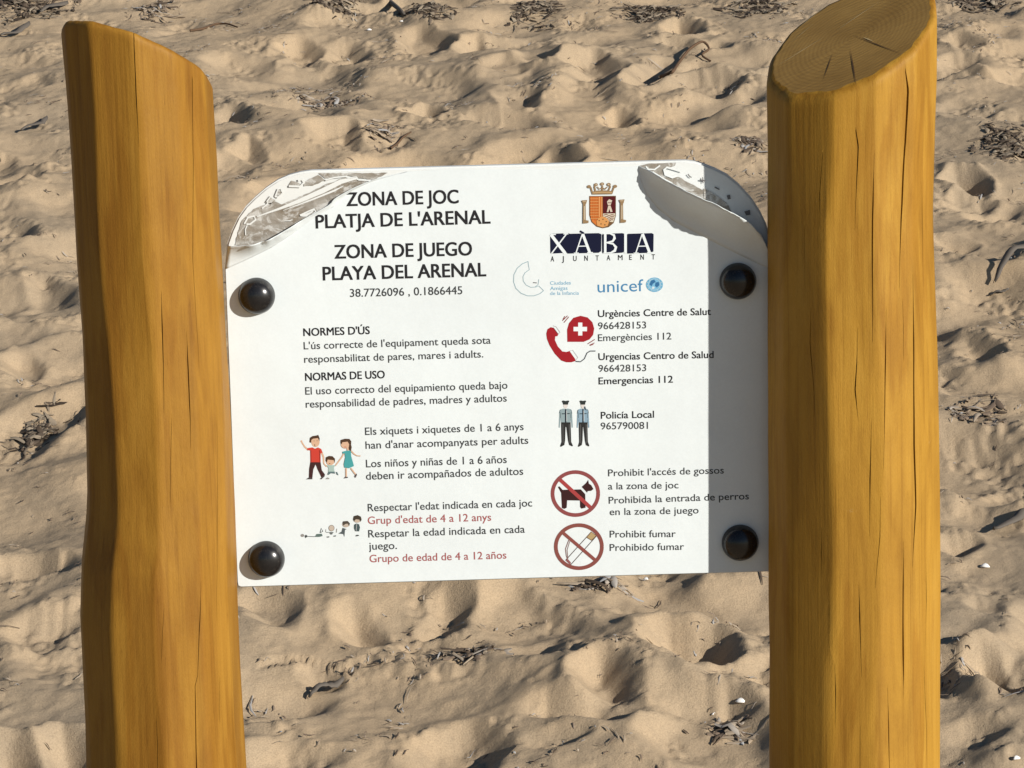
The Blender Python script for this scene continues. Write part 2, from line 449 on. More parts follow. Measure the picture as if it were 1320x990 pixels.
    fl = (ev[:, 0] % NC == ev[:, 1] % NC) & lipa[ev[:, 0] % NC] & (ev[:, 0] < NZ * NC) & (ev[:, 1] < NZ * NC)
    at.data.foreach_set("value", fl)
    po = link("wooden_post", pm, [mt]); po.location = org
    tag(po, label, "post", "wooden posts holding the sign")
    # sawn end
    rim = V[(NR - 1) * NC:]
    cen = Vector((cxt - org.x, 0, 0)); cen.z = ztop(0, 0)
    EV = []; EF = []; NI = 10
    for k in range(NI):
        s = 1 - k / NI
        for v in rim: EV.append(cen + (v - cen) * s)
    EV.append(cen); ci = len(EV) - 1
    for k in range(NI - 1):
        for c in range(NC):
            c2 = (c + 1) % NC; EF.append((k * NC + c, k * NC + c2, (k + 1) * NC + c2, (k + 1) * NC + c))
    for c in range(NC): EF.append(((NI - 1) * NC + c, (NI - 1) * NC + (c + 1) % NC, ci))
    mi = [0] * len(EF)
    nrm = Vector((-cut["a"], -cut["b"], 1)).normalized()
    for (pa, pb, wd, mi_) in cut.get("scratches", ()):
        def onp(px, py):
            d = ray(px, py); pc = cen + org
            return C0 + d * ((pc - C0).dot(nrm) / d.dot(nrm)) - org
        a, b = onp(*pa), onp(*pb); sd = (b - a).cross(nrm).normalized() * wd
        k = len(EV); up = nrm * .0003
        EV += [a + up, (a + b) / 2 + sd + up, b + up, (a + b) / 2 - sd + up]; EF.append((k, k + 3, k + 2, k + 1)); mi.append(mi_)
    em = mesh("cut_end", [v - cen for v in EV], EF, True, mi)
    eo = link("cut_end", em, [M_END, M_SCRATCH, M_CHECK], po); eo.location = cen
    return po

W = .0008
LEFT_PROF = [(33, 80, 266), (100, 86, 270.5), (200, 93, 277.5), (330, 100, 285), (430, 107.5, 290), (530, 112, 295), (630, 113.5, 299.5), (660, 112, 301), (720, 105.5, 303), (790, 103.5, 305), (850, 107, 307.5), (920, 111, 311), (990, 113.5, 315)]
RIGHT_PROF = [(-40, 989, 1207.5), (100, 989.5, 1207), (200, 990, 1204), (270, 990, 1202.5), (350, 990.5, 1204.5), (450, 991, 1207), (630, 991.5, 1210), (800, 992, 1210.5), (990, 992, 1210.5)]
LEFT_CR = [
    [(173, 47, W * .7), (177, 147, W * .8), (181, 215, 0)],
    [(247, 83, W * .6), (249, 330, W * .5), (257, 475, 0)],
    [(209, 393, 0), (210, 440, W * .8), (212, 540, W * .4), (212, 547, 0), (212, 790, 0), (211, 820, W * .5), (209, 867, 0)],
    [(241, 430, 0), (242.5, 470, W), (245, 530, W * .9), (246, 583, 0), (258, 748, 0), (257, 800, W * .9), (255, 873, W * .5), (252, 887, W * .8), (254, 995, W * 1.5)],
    [(222, 547, 0), (221, 600, W * .5), (220, 665, 0)],
    [(279, 500, 0), (280, 560, W * .4), (280, 660, W * .4), (279, 807, 0), (283, 860, 0), (283, 890, W * .4), (283, 927, 0)],
    [(202, 940, 0), (204, 975, W * .6), (204, 1010, W * .4)]]
RIGHT_CR = [
    [(1036, 218, 0), (1036, 260, W * .5), (1036, 325, 0)],
    [(1044, 330, 0), (1043, 380, W * .7), (1048, 440, W * .6), (1049, 480, 0)],
    [(1061, 126, W * .5), (1057, 180, W * .7), (1056, 228, 0), (1059, 628, 0), (1058, 660, W * .7), (1059, 697, 0)],
    [(1069, 700, 0), (1069, 745, W * .8), (1069, 790, 0), (1076, 810, 0), (1077, 850, W * .9), (1077, 897, 0)],
    [(1104, 109, W * .6), (1107, 132, W), (1102, 245, 0), (1105, 372, 0), (1104, 420, W * .7), (1102, 455, W * .9), (1106, 495, 0), (1107, 715, 0), (1108, 760, W), (1111, 840, 0), (1109, 900, 0), (1109, 1000, W * .7)],
    [(1128, 150, 0), (1126, 220, W * .9), (1124, 340, W * 1.1), (1124, 400, 0), (1123, 500, 0), (1121, 580, W), (1121, 655, 0)],
    [(1142, 363, 0), (1140, 440, W * 1.1), (1139, 500, W * .9), (1138, 572, 0), (1134.5, 605, 0), (1134, 660, W), (1128, 725, 0), (1144, 860, 0), (1146, 930, W * 1.1), (1148, 1000, W * .9)],
    [(1168, 66, W), (1171, 95, W * 1.7), (1168, 160, W * 1.9), (1164, 240, W * 1.3), (1161, 300, W * .6), (1160, 350, 0), (1164, 364, 0), (1165, 405, W * .5), (1165, 445, 0), (1165, 678, 0), (1165, 740, W * 1.5), (1165, 820, W * 1.3), (1165, 884, 0)],
    [(1176, 335, 0), (1177, 430, W * 1.3), (1178, 560, W * 1.7), (1180, 640, W * 1.5), (1176, 718, 0)],
    [(1189, 232, 0), (1190, 280, W * .6), (1190, 345, 0), (1194, 718, 0), (1194, 770, W * .7), (1192, 836, 0), (1190, 850, 0), (1192, 900, W * .8), (1197, 1000, W * .4)]]
build_post(M_WOOD_A, LEFT_PROF, [(-78, 1.0), (-48, .985), (-13, .985), (22, .99), (52, .985), (82, .99), (112, 1), (142, 1), (172, 1), (202, 1), (232, 1), (260, 1)],
           dict(x=176, y=68, a=-.375, b=-.42), LEFT_CR, 3,
           "slimmer leaning post on the left, its slanted top sloping down to the right", 150)
build_post(M_WOOD_B, RIGHT_PROF, [(-72, .99), (-38, .985), (-4, .985), (27, .99), (57, .985), (86, 1), (116, 1), (146, 1), (176, 1), (206, 1), (236, 1), (262, 1)],
           dict(x=1099, y=50, a=.42, b=.43, scratches=[((1001, 86), (1064, 47), .0004, 1), ((1078, 40), (1134, 2), .0004, 1), ((1112, 48), (1127, 54), .0005, 1), ((1061, 104), (1074, 68), .0004, 2), ((1104, 112), (1096, 62), .0005, 2), ((1163, 70), (1100, 46), .0004, 2), ((1030, 36), (1060, 12), .00025, 1), ((1020, 55), (1050, 30), .00025, 1)]), RIGHT_CR, 8,
           "thicker upright post on the right showing its sawn oval end grain", 105)

# ------------------------------------------------------------------ sign
PT = .008                                    # board thickness
sign = bpy.data.objects.new("information_sign", None); COL.objects.link(sign)
sign.location = on_y(648, 747, SIGN_Y)
tag(sign, "white playground rules board with peeling corners bolted between the posts", "sign")
SO = Vector(sign.location)
def poly_mesh(name, items, mats, smooth=False, parent=None):
    """items: (list of world points, material index) -> flat faces, tessellated"""
    V, Fc, MI = [], [], []
    for pts, mi in items:
        k = len(V); V += [p - SO for p in pts]
        for tri in tessellate_polygon([[Vector((p.x, p.z, 0)) for p in pts]]):
            a, b, c = [pts[i] for i in tri]
            fl = ((b - a).cross(c - a)).y > 0
            Fc.append(tuple(k + i for i in (tri[::-1] if fl else tri))); MI.append(mi)
    return link(name, mesh(name, V, Fc, smooth, MI), mats, parent)

PANEL = [(290, 345), (293, 314), (299, 297), (307, 280), (317, 266), (329, 254), (343, 242), (358, 232), (372, 226), (387, 222), (401, 220),
         (640, 213.5), (883, 207), (895, 208.3), (906.6, 211.5), (921, 217), (937, 225), (953, 238), (969, 255.5), (980, 272), (988, 289), (992, 305), (994, 330),
         (997, 733), (995, 737), (650, 747), (309, 757.4), (306, 756.4), (305.2, 753)]
pf = [on_y(x, y, SIGN_Y) for (x, y) in PANEL]
bm = bmesh.new()
fv = [bm.verts.new(p - SO) for p in pf]
face = bm.faces.new(fv)
if face.normal.y > 0 or True:
    bm.normal_update()
    if face.normal.y > 0: face.normal_flip()
ex = bmesh.ops.extrude_face_region(bm, geom=[face])
for v in [g for g in ex["geom"] if isinstance(g, bmesh.types.BMVert)]: v.co.y += PT
bmesh.ops.recalc_face_normals(bm, faces=bm.faces)
be = [e for e in bm.edges if e.is_manifold and len(e.link_faces) == 2 and e.calc_face_angle(0) > 1.2]
bmesh.ops.bevel(bm, geom=be, offset=.0012, segments=2, affect='EDGES')
pmh = bpy.data.meshes.new("board"); bm.to_mesh(pmh); bm.free()
board = link("board", pmh, [M_PANEL], sign)

# printed vinyl sheet
YSH = SIGN_Y - .0006
def sp(x, y, lift=0.0): return on_y(x, y, YSH - lift)
TOP = [(525, 221.5), (560, 219.5), (600, 219), (640, 219), (680, 218.5), (705, 219.5), (740, 218), (785, 215), (812, 215.5), (823, 214)]
CR_R = [(823, 214), (826, 233), (833, 250), (847, 268), (868, 285), (897, 300), (926, 315), (952, 328), (975, 339), (994, 347)]
ED_R = [(823, 214), (838, 220), (856, 231), (876, 242), (903, 255), (928, 266), (950, 277), (968, 289), (982, 304), (994, 330)]
HT_R = [0, .008, .014, .019, .024, .027, .026, .021, .012, .003]
CR_L = [(291, 347), (322, 333), (350, 319), (376, 302), (394, 288), (413, 275.5), (429, 267), (438, 257), (458, 244), (481, 233), (525, 221.5)]
ED_L = [(294, 317), (321, 317), (345, 310.5), (367, 298), (387, 285), (409, 273), (425, 264), (431, 256), (455, 242.5), (480, 232), (525, 221.5)]
HT_L = [.004, .012, .012, .008, .003, .002, .002, .003, .002, .001, 0]
outline = [sp(*p) for p in CR_L] + [sp(*p) for p in TOP] + [sp(*p) for p in CR_R[1:]] + [sp(997, 734), sp(994, 735.8), sp(650, 745.6), sp(311, 755.9), sp(307.6, 754.6), sp(306.6, 750)]
V, Fc = [], []
V += [p - SO for p in outline]
for tri in tessellate_polygon([[Vector((p.x, p.z, 0)) for p in outline]]):
    a, b, c = [outline[i] for i in tri]
    Fc.append(tuple(tri[::-1]) if ((b - a).cross(c - a)).y > 0 else tuple(tri))
def flap(cr, ed, ht, bow):
    n = 60; m_ = 10
    t0 = np.linspace(0, 1, len(cr)); tt = np.linspace(0, 1, n)
    def rs(a): 
        a = np.array(a, float); out = np.stack([np.interp(tt, t0, a[:, i]) for i in range(a.shape[1])], 1)
        for _ in range(2):
            out[1:-1] = .25 * out[:-2] + .5 * out[1:-1] + .25 * out[2:]
        return out
    c_, e_, h_ = rs(cr), rs(ed), rs([(x,) for x in ht])[:, 0]
    k = len(V); g_ = np.random.default_rng(int(cr[0][0])); ne = np.interp(np.arange(n), np.arange(0, n, 2), g_.standard_normal(n // 2)); nr = np.interp(np.arange(n), np.arange(0, n, 5), g_.standard_normal(n // 5)); ns = g_.standard_normal((n, m_ + 1))
    for i in range(n):
        A = on_y(c_[i, 0], c_[i, 1], YSH); B = on_y(e_[i, 0], e_[i, 1], YSH - h_[i])
        flat = on_y(e_[i, 0], e_[i, 1], YSH)
        for j in range(m_ + 1):
            s = j / m_
            wv_ = min(1, h_[i] / .006) * s
            y = YSH - h_[i] * (s ** bow) - wv_ * (.0013 * nr[i] * math.sin(2.2 * s + nr[i]) + .00025 * ns[i, j])
            e2 = s * (1 + .010 * ne[i] * (s > .95))
            V.append(Vector((A.x + (B.x - A.x) * e2, y, A.z + (B.z - A.z) * e2)) - SO)
    for i in range(n - 1):
        for j in range(m_):
            a, b, c, d = k + i * (m_ + 1) + j, k + (i + 1) * (m_ + 1) + j, k + (i + 1) * (m_ + 1) + j + 1, k + i * (m_ + 1) + j + 1
            Fc.append((a, d, c, b))
flap(CR_R, ED_R, HT_R, 2.0); flap(CR_L, ED_L, HT_L, 1.6)
sm = mesh("printed_sheet", V, Fc, True); sm.polygons.foreach_set("use_smooth", [i >= len(outline) - 2 for i in range(len(sm.polygons))])
sheet = link("printed_sheet", sm, [M_SHEET], sign)
mdf = sheet.modifiers.new("thickness", 'SOLIDIFY'); mdf.thickness = .0004; mdf.offset = 0

# glue left on the bare corners
def Z7(x, y): return (285 + x / 5.5, 205 + y / 5.5)
def Z8(x, y): return (800 + x / 6.286, 195 + y / 6.286)
YG = SIGN_Y - .0005; YG2 = SIGN_Y - .0011
def jag(pts, Y, amp=1.2, step=4):
    out = []; n = len(pts)
    for i in range(n):
        a, b = pts[i], pts[(i + 1) % n]; L = math.hypot(b[0] - a[0], b[1] - a[1]); k = max(1, int(L / step))
        for j in range(k):
            s = j / k; out.append(on_y(a[0] + (b[0] - a[0]) * s + random.uniform(-amp, amp) * .5, a[1] + (b[1] - a[1]) * s + random.uniform(-amp, amp) * .5, Y))
    return out
def line_poly(pts, wd, Y):                   # a thick stroke, photo pixels
    L, Rr = [], []; n = len(pts)
    for i in range(n):
        a, b = pts[max(0, i - 1)], pts[min(n - 1, i + 1)]
        dx, dy = b[0] - a[0], b[1] - a[1]; l = math.hypot(dx, dy) or 1
        k = wd[i] if isinstance(wd, (list, tuple)) else wd
        L.append(on_y(pts[i][0] - dy / l * k / 2, pts[i][1] + dx / l * k / 2, Y)); Rr.append(on_y(pts[i][0] + dy / l * k / 2, pts[i][1] - dx / l * k / 2, Y))
    return L + Rr[::-1]
def quads(pts, wd, Y):                       # the same as separate quads, for closed or self-crossing strokes
    out = []
    P = line_poly(pts, wd, Y); n = len(pts)
    for i in range(n - 1): out.append([P[i], P[i + 1], P[2 * n - 2 - i], P[2 * n - 1 - i]])
    return out
gl = [[Z7(*p) for p in q_] for q_ in (
    [(110, 560), (150, 430), (235, 350), (300, 318), (380, 290), (430, 320), (600, 250), (740, 180), (880, 130), (960, 150), (830, 215), (560, 320), (260, 410), (245, 420), (560, 330), (840, 230), (1060, 150), (1000, 190), (800, 290), (740, 380), (680, 420), (560, 470), (400, 560), (250, 615), (100, 600)],
    [(690, 100), (1180, 98), (1080, 150), (980, 135), (900, 120), (740, 135)],
    [(470, 195), (500, 155), (540, 165), (570, 185), (520, 195)],
    [(385, 255), (410, 210), (430, 235), (415, 260)],
    [(585, 190), (590, 160), (690, 110), (740, 150), (650, 190)],
    [(310, 310), (340, 265), (385, 290), (350, 325)])]
items = [(jag(g, YG), 0) for g in gl[1:]]
g0 = gl[0]
items.append((jag([Z7(*p) for p in [(110, 560), (150, 430), (235, 350), (310, 322), (380, 300), (430, 320), (600, 250), (740, 180), (880, 130), (960, 150), (1060, 150), (1000, 190), (800, 290), (740, 380), (680, 420), (560, 470), (400, 560), (250, 620), (100, 610)]], YG), 0))
white = []
white += quads([Z7(*p) for p in [(255, 408), (420, 350), (560, 295), (720, 225), (850, 160), (960, 135)]], [1, 3, 5, 6.5, 6, 3], YG2)
white += quads([Z7(*p) for p in [(440, 365), (640, 290), (800, 225), (870, 190)]], [.5, 2, 2.4, .5], YG2 - .0002)
for lp, wd in (([(165, 460), (190, 415), (235, 405), (245, 430), (205, 462), (180, 462)], 2.2), ([(385, 262), (405, 212), (432, 210), (436, 245), (400, 272), (385, 262)], 1.8),
               ([(480, 192), (560, 195), (590, 165), (575, 142), (545, 152)], 2.6), ([(560, 400), (620, 372), (660, 355), (672, 375), (640, 400), (625, 405)], 2.4),
               ([(740, 150), (800, 132), (890, 122), (905, 135), (960, 128), (975, 148), (1060, 152)], 1.8), ([(290, 350), (330, 318), (325, 300), (355, 262)], 1.6), ([(175, 540), (172, 500), (185, 470)], 1.4)):
    white += quads([Z7(*p) for p in lp], wd, YG2)
white.append(jag([Z7(*p) for p in [(450, 438), (510, 428), (490, 440), (460, 444)]], YG2)); white.append(jag([Z7(*p) for p in [(555, 405), (620, 378), (660, 362), (610, 408)]], YG2))
LEFT_G = items + [(p_, 1) for p_ in white]; items, white = [], []
gr = [[Z8(*p) for p in q_] for q_ in (
    [(150, 118), (230, 100), (450, 92), (440, 120), (360, 135), (350, 170), (380, 210), (470, 205), (540, 250), (620, 290), (672, 318), (672, 385), (540, 330), (400, 262), (250, 165)],
    [(672, 300), (740, 330), (860, 420), (905, 500), (860, 470), (672, 385)])]
items += [(jag(g, YG, .8), 0) for g in gr]
for lp, wd in (([(205, 122), (225, 145), (275, 148), (320, 115)], 1.8), ([(495, 165), (430, 145), (375, 130), (352, 150), (362, 190), (420, 213), (470, 195)], 2.4), ([(260, 165), (340, 215), (420, 258)], 1.2)):
    white += quads([Z8(*p) for p in lp], wd, YG2)
spk = []
for lp, wd in (([(762, 290), (800, 310)], 1.6), ([(545, 185), (560, 205), (575, 212)], 1.4), ([(640, 232), (685, 240)], 1.8), ([(665, 210), (668, 260)], 1.2)):
    spk += quads([Z8(*p) for p in lp], wd, YG2)
spk.append(jag([Z8(*p) for p in [(862, 355), (885, 352), (890, 385), (865, 390)]], YG2)); spk.append(jag([Z8(*p) for p in [(1000, 490), (1050, 470), (1055, 515), (1020, 520)]], YG2))
poly_mesh("glue_residue", LEFT_G, [M_GLUE, M_PANEL], parent=sign)
poly_mesh("glue_residue", items + [(p, 1) for p in white] + [(p, 2) for p in spk], [M_GLUE, M_PANEL, ink((.13, .125, .125))], parent=sign)

# bolts
def bolt(px, py, rpx=23.8):
    c = on_y(px, py, SIGN_Y); e = on_y(px + rpx, py, SIGN_Y); r_ = (e - c).length
    prof = [(r_ * 1.0, 0), (r_ * 1.0, .0016), (r_ * .985, .0022)]
    for k in range(1, 11):
        a = k / 10 * math.pi / 2; prof.append((r_ * .97 * math.cos(a), .0022 + r_ * .72 * math.sin(a)))
    n = 56; V = []; Fc = []
    for (rr, h) in prof[:-1]:
        for i in range(n):
            a = 2 * math.pi * i / n; V.append((rr * math.cos(a), -h, rr * math.sin(a)))
    V.append((0, -prof[-1][1], 0))
    for k in range(len(prof) - 2):
        for i in range(n): Fc.append((k * n + i, k * n + (i + 1) % n, (k + 1) * n + (i + 1) % n, (k + 1) * n + i))
    k = len(prof) - 2
    for i in range(n): Fc.append((k * n + i, k * n + (i + 1) % n, len(V) - 1))
    o = link("bolt_cap", mesh("bolt_cap", V, Fc, True), [M_BOLT], sign); o.location = c - SO + Vector((0, -.0008, 0)); return o
for p in ((331, 381), (343.5, 720), (951, 362), (954, 699)): bolt(*p)

# ------------------------------------------------------------------ print
TY = YSH - .00030
def text_mesh(s, bold, spacing=1.0):
    cu = bpy.data.curves.new("t", 'FONT'); cu.body = s; cu.size = 1.0; cu.resolution_u = 4
    cu.space_character = spacing
    o = bpy.data.objects.new("t", cu); COL.objects.link(o)
    dg = bpy.context.evaluated_depsgraph_get(); dg.update()
    me = bpy.data.meshes.new_from_object(o.evaluated_get(dg)); bpy.data.objects.remove(o); bpy.data.curves.remove(cu)
    return me
_c = np.array([v.co[:] for v in text_mesh("H", 0).vertices]); CAP = _c[:, 1].max() - _c[:, 1].min()
def text(s, x0, y0, x1, y1, cap, col=BLACK, bold=0.0, parent=None, name="text_line", spacing=1.0, layer=0):
    me = text_mesh(s, bold, spacing); n = len(me.vertices); co = np.empty(n * 3); me.vertices.foreach_get("co", co); co = co.reshape(-1, 3)
    A, B = on_y(x0, y0, TY - layer * .00003), on_y(x1, y1, TY - layer * .00003)
    ux = (B - A); Lw = ux.length; ux.normalize(); uz = Vector((-ux.z, 0, ux.x))
    T = on_y(x0, y0 - cap, TY); sy = (T - A).dot(uz) / CAP
    mn, mx = co[:, 0].min(), co[:, 0].max(); sx = Lw / (mx - mn)
    out = np.empty_like(co)
    for i in range(n):
        p = ux * ((co[i, 0] - mn) * sx) + uz * (co[i, 1] * sy); out[i] = p[:]
    me.vertices.foreach_set("co", out.ravel()); me.update()
    if bold:                                 # heavier strokes: the same letters again, a hair apart
        tris = [tuple(p.vertices) for p in me.polygons]; d = bold * cap / F * DIST * 1.35 * .8
        VV, FF = [], []
        for kk, (a_, b_) in enumerate(((0, 0), (1, .55), (-1, .55), (1, -.55), (-1, -.55))):
            VV.append(out + np.array([a_ * d, -kk * .000008, b_ * d])); FF += [tuple(i + kk * n for i in t) for t in tris]
        me = mesh("t", np.concatenate(VV), FF)
    for p in me.polygons:
        if p.normal.y > 0: me.flip_normals(); break
    o = bpy.data.objects.new(name, me); COL.objects.link(o); me.materials.clear(); me.materials.append(ink(col))
    o.parent = parent or sheet; o.location = A - SO
    return o
B1, B2 = .029, .022
for a in [
    ("ZONA DE JOC", 447, 265.6, 591, 261.9, 17.2, BLACK, B1), ("PLATJA DE L'ARENAL", 407.5, 294.4, 632, 288, 17.2, BLACK, B1),
    ("ZONA DE JUEGO", 431.7, 333.3, 608.3, 329, 17.2, BLACK, B1), ("PLAYA DEL ARENAL", 416.7, 361.4, 626.5, 356, 17.2, BLACK, B1),
    ("38.7726096 , 0.1866445", 451.3, 382.8, 596, 379.2, 10.2, GREY, .012),
    ("NORMES D'ÚS", 391.4, 433.2, 476.6, 430.5, 9.8, BLACK, B1),
    ("L'ús correcte de l'equipament queda sota", 391.7, 450.4, 632.6, 442.9, 9.4, GREY, .012),
    ("responsabilitat de pares, mares i adults.", 392.3, 467.7, 623, 460.7, 9.4, GREY, .012),
    ("NORMAS DE USO", 393.7, 490.8, 496, 487.5, 9.8, BLACK, B1),
    ("El uso correcto del equipamiento queda bajo", 393.7, 508.8, 654.2, 501, 9.6, GREY, .012),
    ("responsabilidad de padres, madres y adultos", 394.3, 525.6, 653.3, 517.6, 9.6, GREY, .012),
    ("Els xiquets i xiquetes de 1 a 6 anys", 470.8, 560.8, 675, 554.4, 9.6, GREY, .012),
    ("han d'anar acompanyats per adults", 471.4, 578.6, 681, 572, 9.6, GREY, .012),
    ("Los niños y niñas de 1 a 6 años", 472, 602.5, 653.3, 596.8, 9.8, GREY, .012),
    ("deben ir acompañados de adultos", 472, 618.4, 674.5, 612, 9.8, GREY, .012),
    ("Respectar l'edat indicada en cada joc", 474.3, 659.2, 686, 652.8, 9.6, GREY, .012),
    ("Grup d'edat de 4 a 12 anys", 474.3, 675.6, 633.2, 671.2, 9.6, (.30, .085, .085), .010),
    ("Respetar la edad indicada en cada", 474.9, 692.9, 676.6, 686.6, 9.6, GREY, .012),
    ("juego.", 475.7, 708.7, 511.7, 707.6, 9.6, GREY, .012),
    ("Grupo de edad de 4 a 12 años", 476.6, 724.9, 652.8, 720, 9.6, (.30, .085, .085), .010),
    ("Urgències Centre de Salut", 771, 408.7, 916.3, 405.9, 8.8, BLACK, B2), ("966428153", 771, 424.5, 832.9, 423.2, 8.8, GREY, .012),
    ("Emergències 112", 771, 439.8, 865.4, 437.5, 8.8, GREY, .012),
    ("Urgencias Centro de Salud", 771.5, 464.2, 919.8, 461.4, 8.8, BLACK, B2), ("966428153", 771.5, 479.4, 833, 478.4, 8.8, GREY, .012),
    ("Emergencias 112", 771.8, 495.5, 867.4, 493.1, 8.8, BLACK, B2),
    ("Policía Local", 774.7, 539.8, 843, 538.3, 8.8, BLACK, B2), ("965790081", 774.4, 553.6, 835.2, 552.7, 8.8, GREY, .012),
    ("Prohibit l'accés de gossos", 784, 614, 933, 610.3, 8.8, GREY, .012), ("a la zona de joc", 784, 631, 874.6, 629.4, 8.8, GREY, .012),
    ("Prohibida la entrada de perros", 784.8, 649.3, 965.3, 643.6, 8.8, GREY, .012), ("en la zona de juego", 786, 664.1, 900.5, 661.8, 8.8, GREY, .012),
    ("Prohibit fumar", 786, 692.9, 871, 692.2, 8.8, GREY, .012), ("Prohibido fumar", 786, 710.2, 881.8, 708.7, 8.8, GREY, .012)]:
    text(*a)

class Pic:                                   # a flat printed picture: coloured shapes in photo pixels
    def __init__(s, name, ox, oy, sc): s.name, s.o, s.sc, s.it, s.cols, s.k = name, (ox, oy), sc, [], [], 0
    def T(s, p): return (s.o[0] + p[0] / s.sc, s.o[1] + p[1] / s.sc)
    def ci(s, c):
        if c not in s.cols: s.cols.append(c)
        return s.cols.index(c)
    def Y(s): s.k += 1; return TY - s.k * .00001
    def poly(s, c, pts): Y = s.Y(); s.it.append(([on_y(*s.T(p), Y) for p in pts], s.ci(c)))
    def line(s, c, pts, wd):
        Y = s.Y()
        w2 = [x / s.sc for x in wd] if isinstance(wd, (list, tuple)) else wd / s.sc
        for q_ in quads([s.T(p) for p in pts], w2, Y): s.it.append((q_, s.ci(c)))
    def ell(s, c, x, y, rx, ry, a0=0, a1=360, n=36):
        s.poly(c, [(x + rx * math.cos(R(a0 + (a1 - a0) * i / n)), y + ry * math.sin(R(a0 + (a1 - a0) * i / n))) for i in range(n + (0 if a1 - a0 == 360 else 1))])
    def ring(s, c, x, y, rx, ry, wd, a0=0, a1=360, n=56):
        s.line(c, [(x + rx * math.cos(R(a0 + (a1 - a0) * i / n)), y + ry * math.sin(R(a0 + (a1 - a0) * i / n))) for i in range(n + 1)], wd)
    def done(s): return poly_mesh(s.name, s.it, [ink(c) for c in s.cols], parent=sheet)
WH = (.635, .685, .70)
# coat of arms
GO, ORG, DR, OUT = (.24, .16, .085), (.50, .145, .03), (.07, .008, .01), (.13, .07, .03)
p = Pic("coat_of_arms", 730, 225, 8.25)
p.poly(OUT, [(243, 228), (528, 226), (528, 440), (505, 515), (450, 560), (385, 572), (320, 555), (265, 505), (243, 430)])
p.poly(ORG, [(252, 236), (384, 235), (384, 562), (330, 548), (275, 500), (252, 430)])
p.poly(DR, [(390, 235), (520, 234), (520, 415), (390, 418)])
p.poly((.55, .5, .4), [(390, 415), (520, 413), (520, 440), (498, 506), (450, 500), (390, 440)])
for k in range(4): p.line((.14, .05, .03), [(395 + k * 8, 432 + k * 22), (425 + k * 8, 424 + k * 22), (455, 436 + k * 20), (488 - k * 3, 426 + k * 18), (516 - k * 6, 434 + k * 16)], 9)
for k in range(6): p.line((.20, .045, .015), [(262 + k * 22, 240), (262 + k * 22, 470 + k * 10)], 5)
for k in range(8): p.line((.62, .33, .13), [(254, 258 + k * 30), (345, 257 + k * 30)], 4)
p.line((.60, .30, .12), [(352, 238), (352, 450)], 9); p.line((.60, .30, .12), [(376, 238), (376, 450)], 8)
p.poly((.52, .25, .085), [(320, 500), (345, 460), (385, 445), (430, 462), (455, 500), (440, 545), (385, 562), (330, 545)])
for (x, y) in ((350, 490), (390, 475), (425, 500), (370, 525), (410, 535)): p.ell((.16, .09, .04), x, y, 9, 7, n=10)
p.poly((.50, .44, .36), [(430, 400), (445, 335), (432, 290), (455, 262), (488, 275), (470, 330), (492, 395), (470, 400), (458, 365), (448, 400)])
p.line((.10, .02, .02), [(440, 300), (480, 300)], 7); p.line((.10, .02, .02), [(440, 330), (480, 325)], 6)
p.poly(GO, [(275, 212), (490, 208), (500, 178), (430, 168), (340, 168), (265, 182)])
p.line((.42, .27, .13), [(285, 195), (385, 188), (485, 192)], 10)
for a in ([(275, 185), (262, 140), (240, 125)], [(310, 172), (300, 130), (318, 100)], [(383, 168), (384, 120)], [(450, 170), (468, 130), (450, 100)], [(490, 182), (505, 140), (525, 118)]): p.line(GO, a, 17)
for (x, y) in ((242, 128), (315, 108), (382, 100), (452, 105), (520, 125)): p.ell(GO, x, y, 21, 17, n=14)
for (x, y) in ((318, 108), (382, 100), (450, 106)): p.ell((.46, .38, .28), x, y, 8, 7, n=10)
p.line(GO, [(330, 130), (352, 155), (384, 140), (415, 155), (438, 130)], 11)
for (x, s_) in ((192, 1), (590, 1)):
    y0 = 275 if x < 300 else 268
    p.poly(GO, [(x - 30, y0), (x + 30, y0 - 4), (x + 18, y0 + 40), (x - 12, y0 + 42)])
    p.poly(GO, [(x - 14, y0 + 40), (x + 14, y0 + 38), (x + 16, y0 + 210), (x + 46, y0 + 215), (x + 44, y0 + 240), (x - 16, y0 + 245)])
    p.poly((.45, .38, .28), [(x - 4, y0 + 60), (x + 6, y0 + 60), (x + 6, y0 + 205), (x - 4, y0 + 205)])
    p.line((.46, .38, .28), [(x - 16, y0 + 12), (x + 16, y0 + 10)], 6)
p.done()
# town name in white on dark blue blocks
NV = (.006, .008, .026)
p = Pic("town_name_blocks", 640, 200, 3.474)
for (x0, x1, bx) in ((240, 330, 6), (312, 470, 12), (472, 574, 10), (582, 704, 8)):
    p.poly(NV, [(x0, 356), (x0 + bx, 352), (x1 - bx, 349), (x1, 354), (x1 - 1, 430), (x1 - bx, 437), (x0 + bx * .6, 441), (x0 + 1, 436)])
bl = p.done()
def T2(x, y): return (640 + x / 3.474, 200 + y / 3.474)
p = Pic("town_name_letters", 640, 200, 3.474)
def serif(pts, wd): p.line(WH, pts, wd)
p.k = 8
serif([(243, 355), (308, 440)], 14); serif([(314, 352), (246, 441)], 5.5)
serif([(242, 356), (266, 355)], 5); serif([(300, 353), (322, 352)], 5)
for ax in (386, 654):
    serif([(ax, 352), (ax + 32, 437)], 12); serif([(ax - 2, 354), (ax - 30, 438)], 5); serif([(ax - 18, 408), (ax + 20, 407)], 4.5)
    serif([(ax - 40, 439), (ax - 18, 438)], 4); serif([(ax + 20, 437), (ax + 46, 436)], 4)
p.line(NV, [(374, 340), (392, 350)], 8)
serif([(487, 352), (487, 438)], 11)
serif([(478, 352), (508, 351), (526, 358), (529, 372), (520, 386), (490, 392)], [4, 5, 10, 12, 9, 4])
serif([(490, 392), (522, 397), (535, 412), (530, 428), (512, 437), (478, 439)], [4, 8, 12, 12, 6, 4])
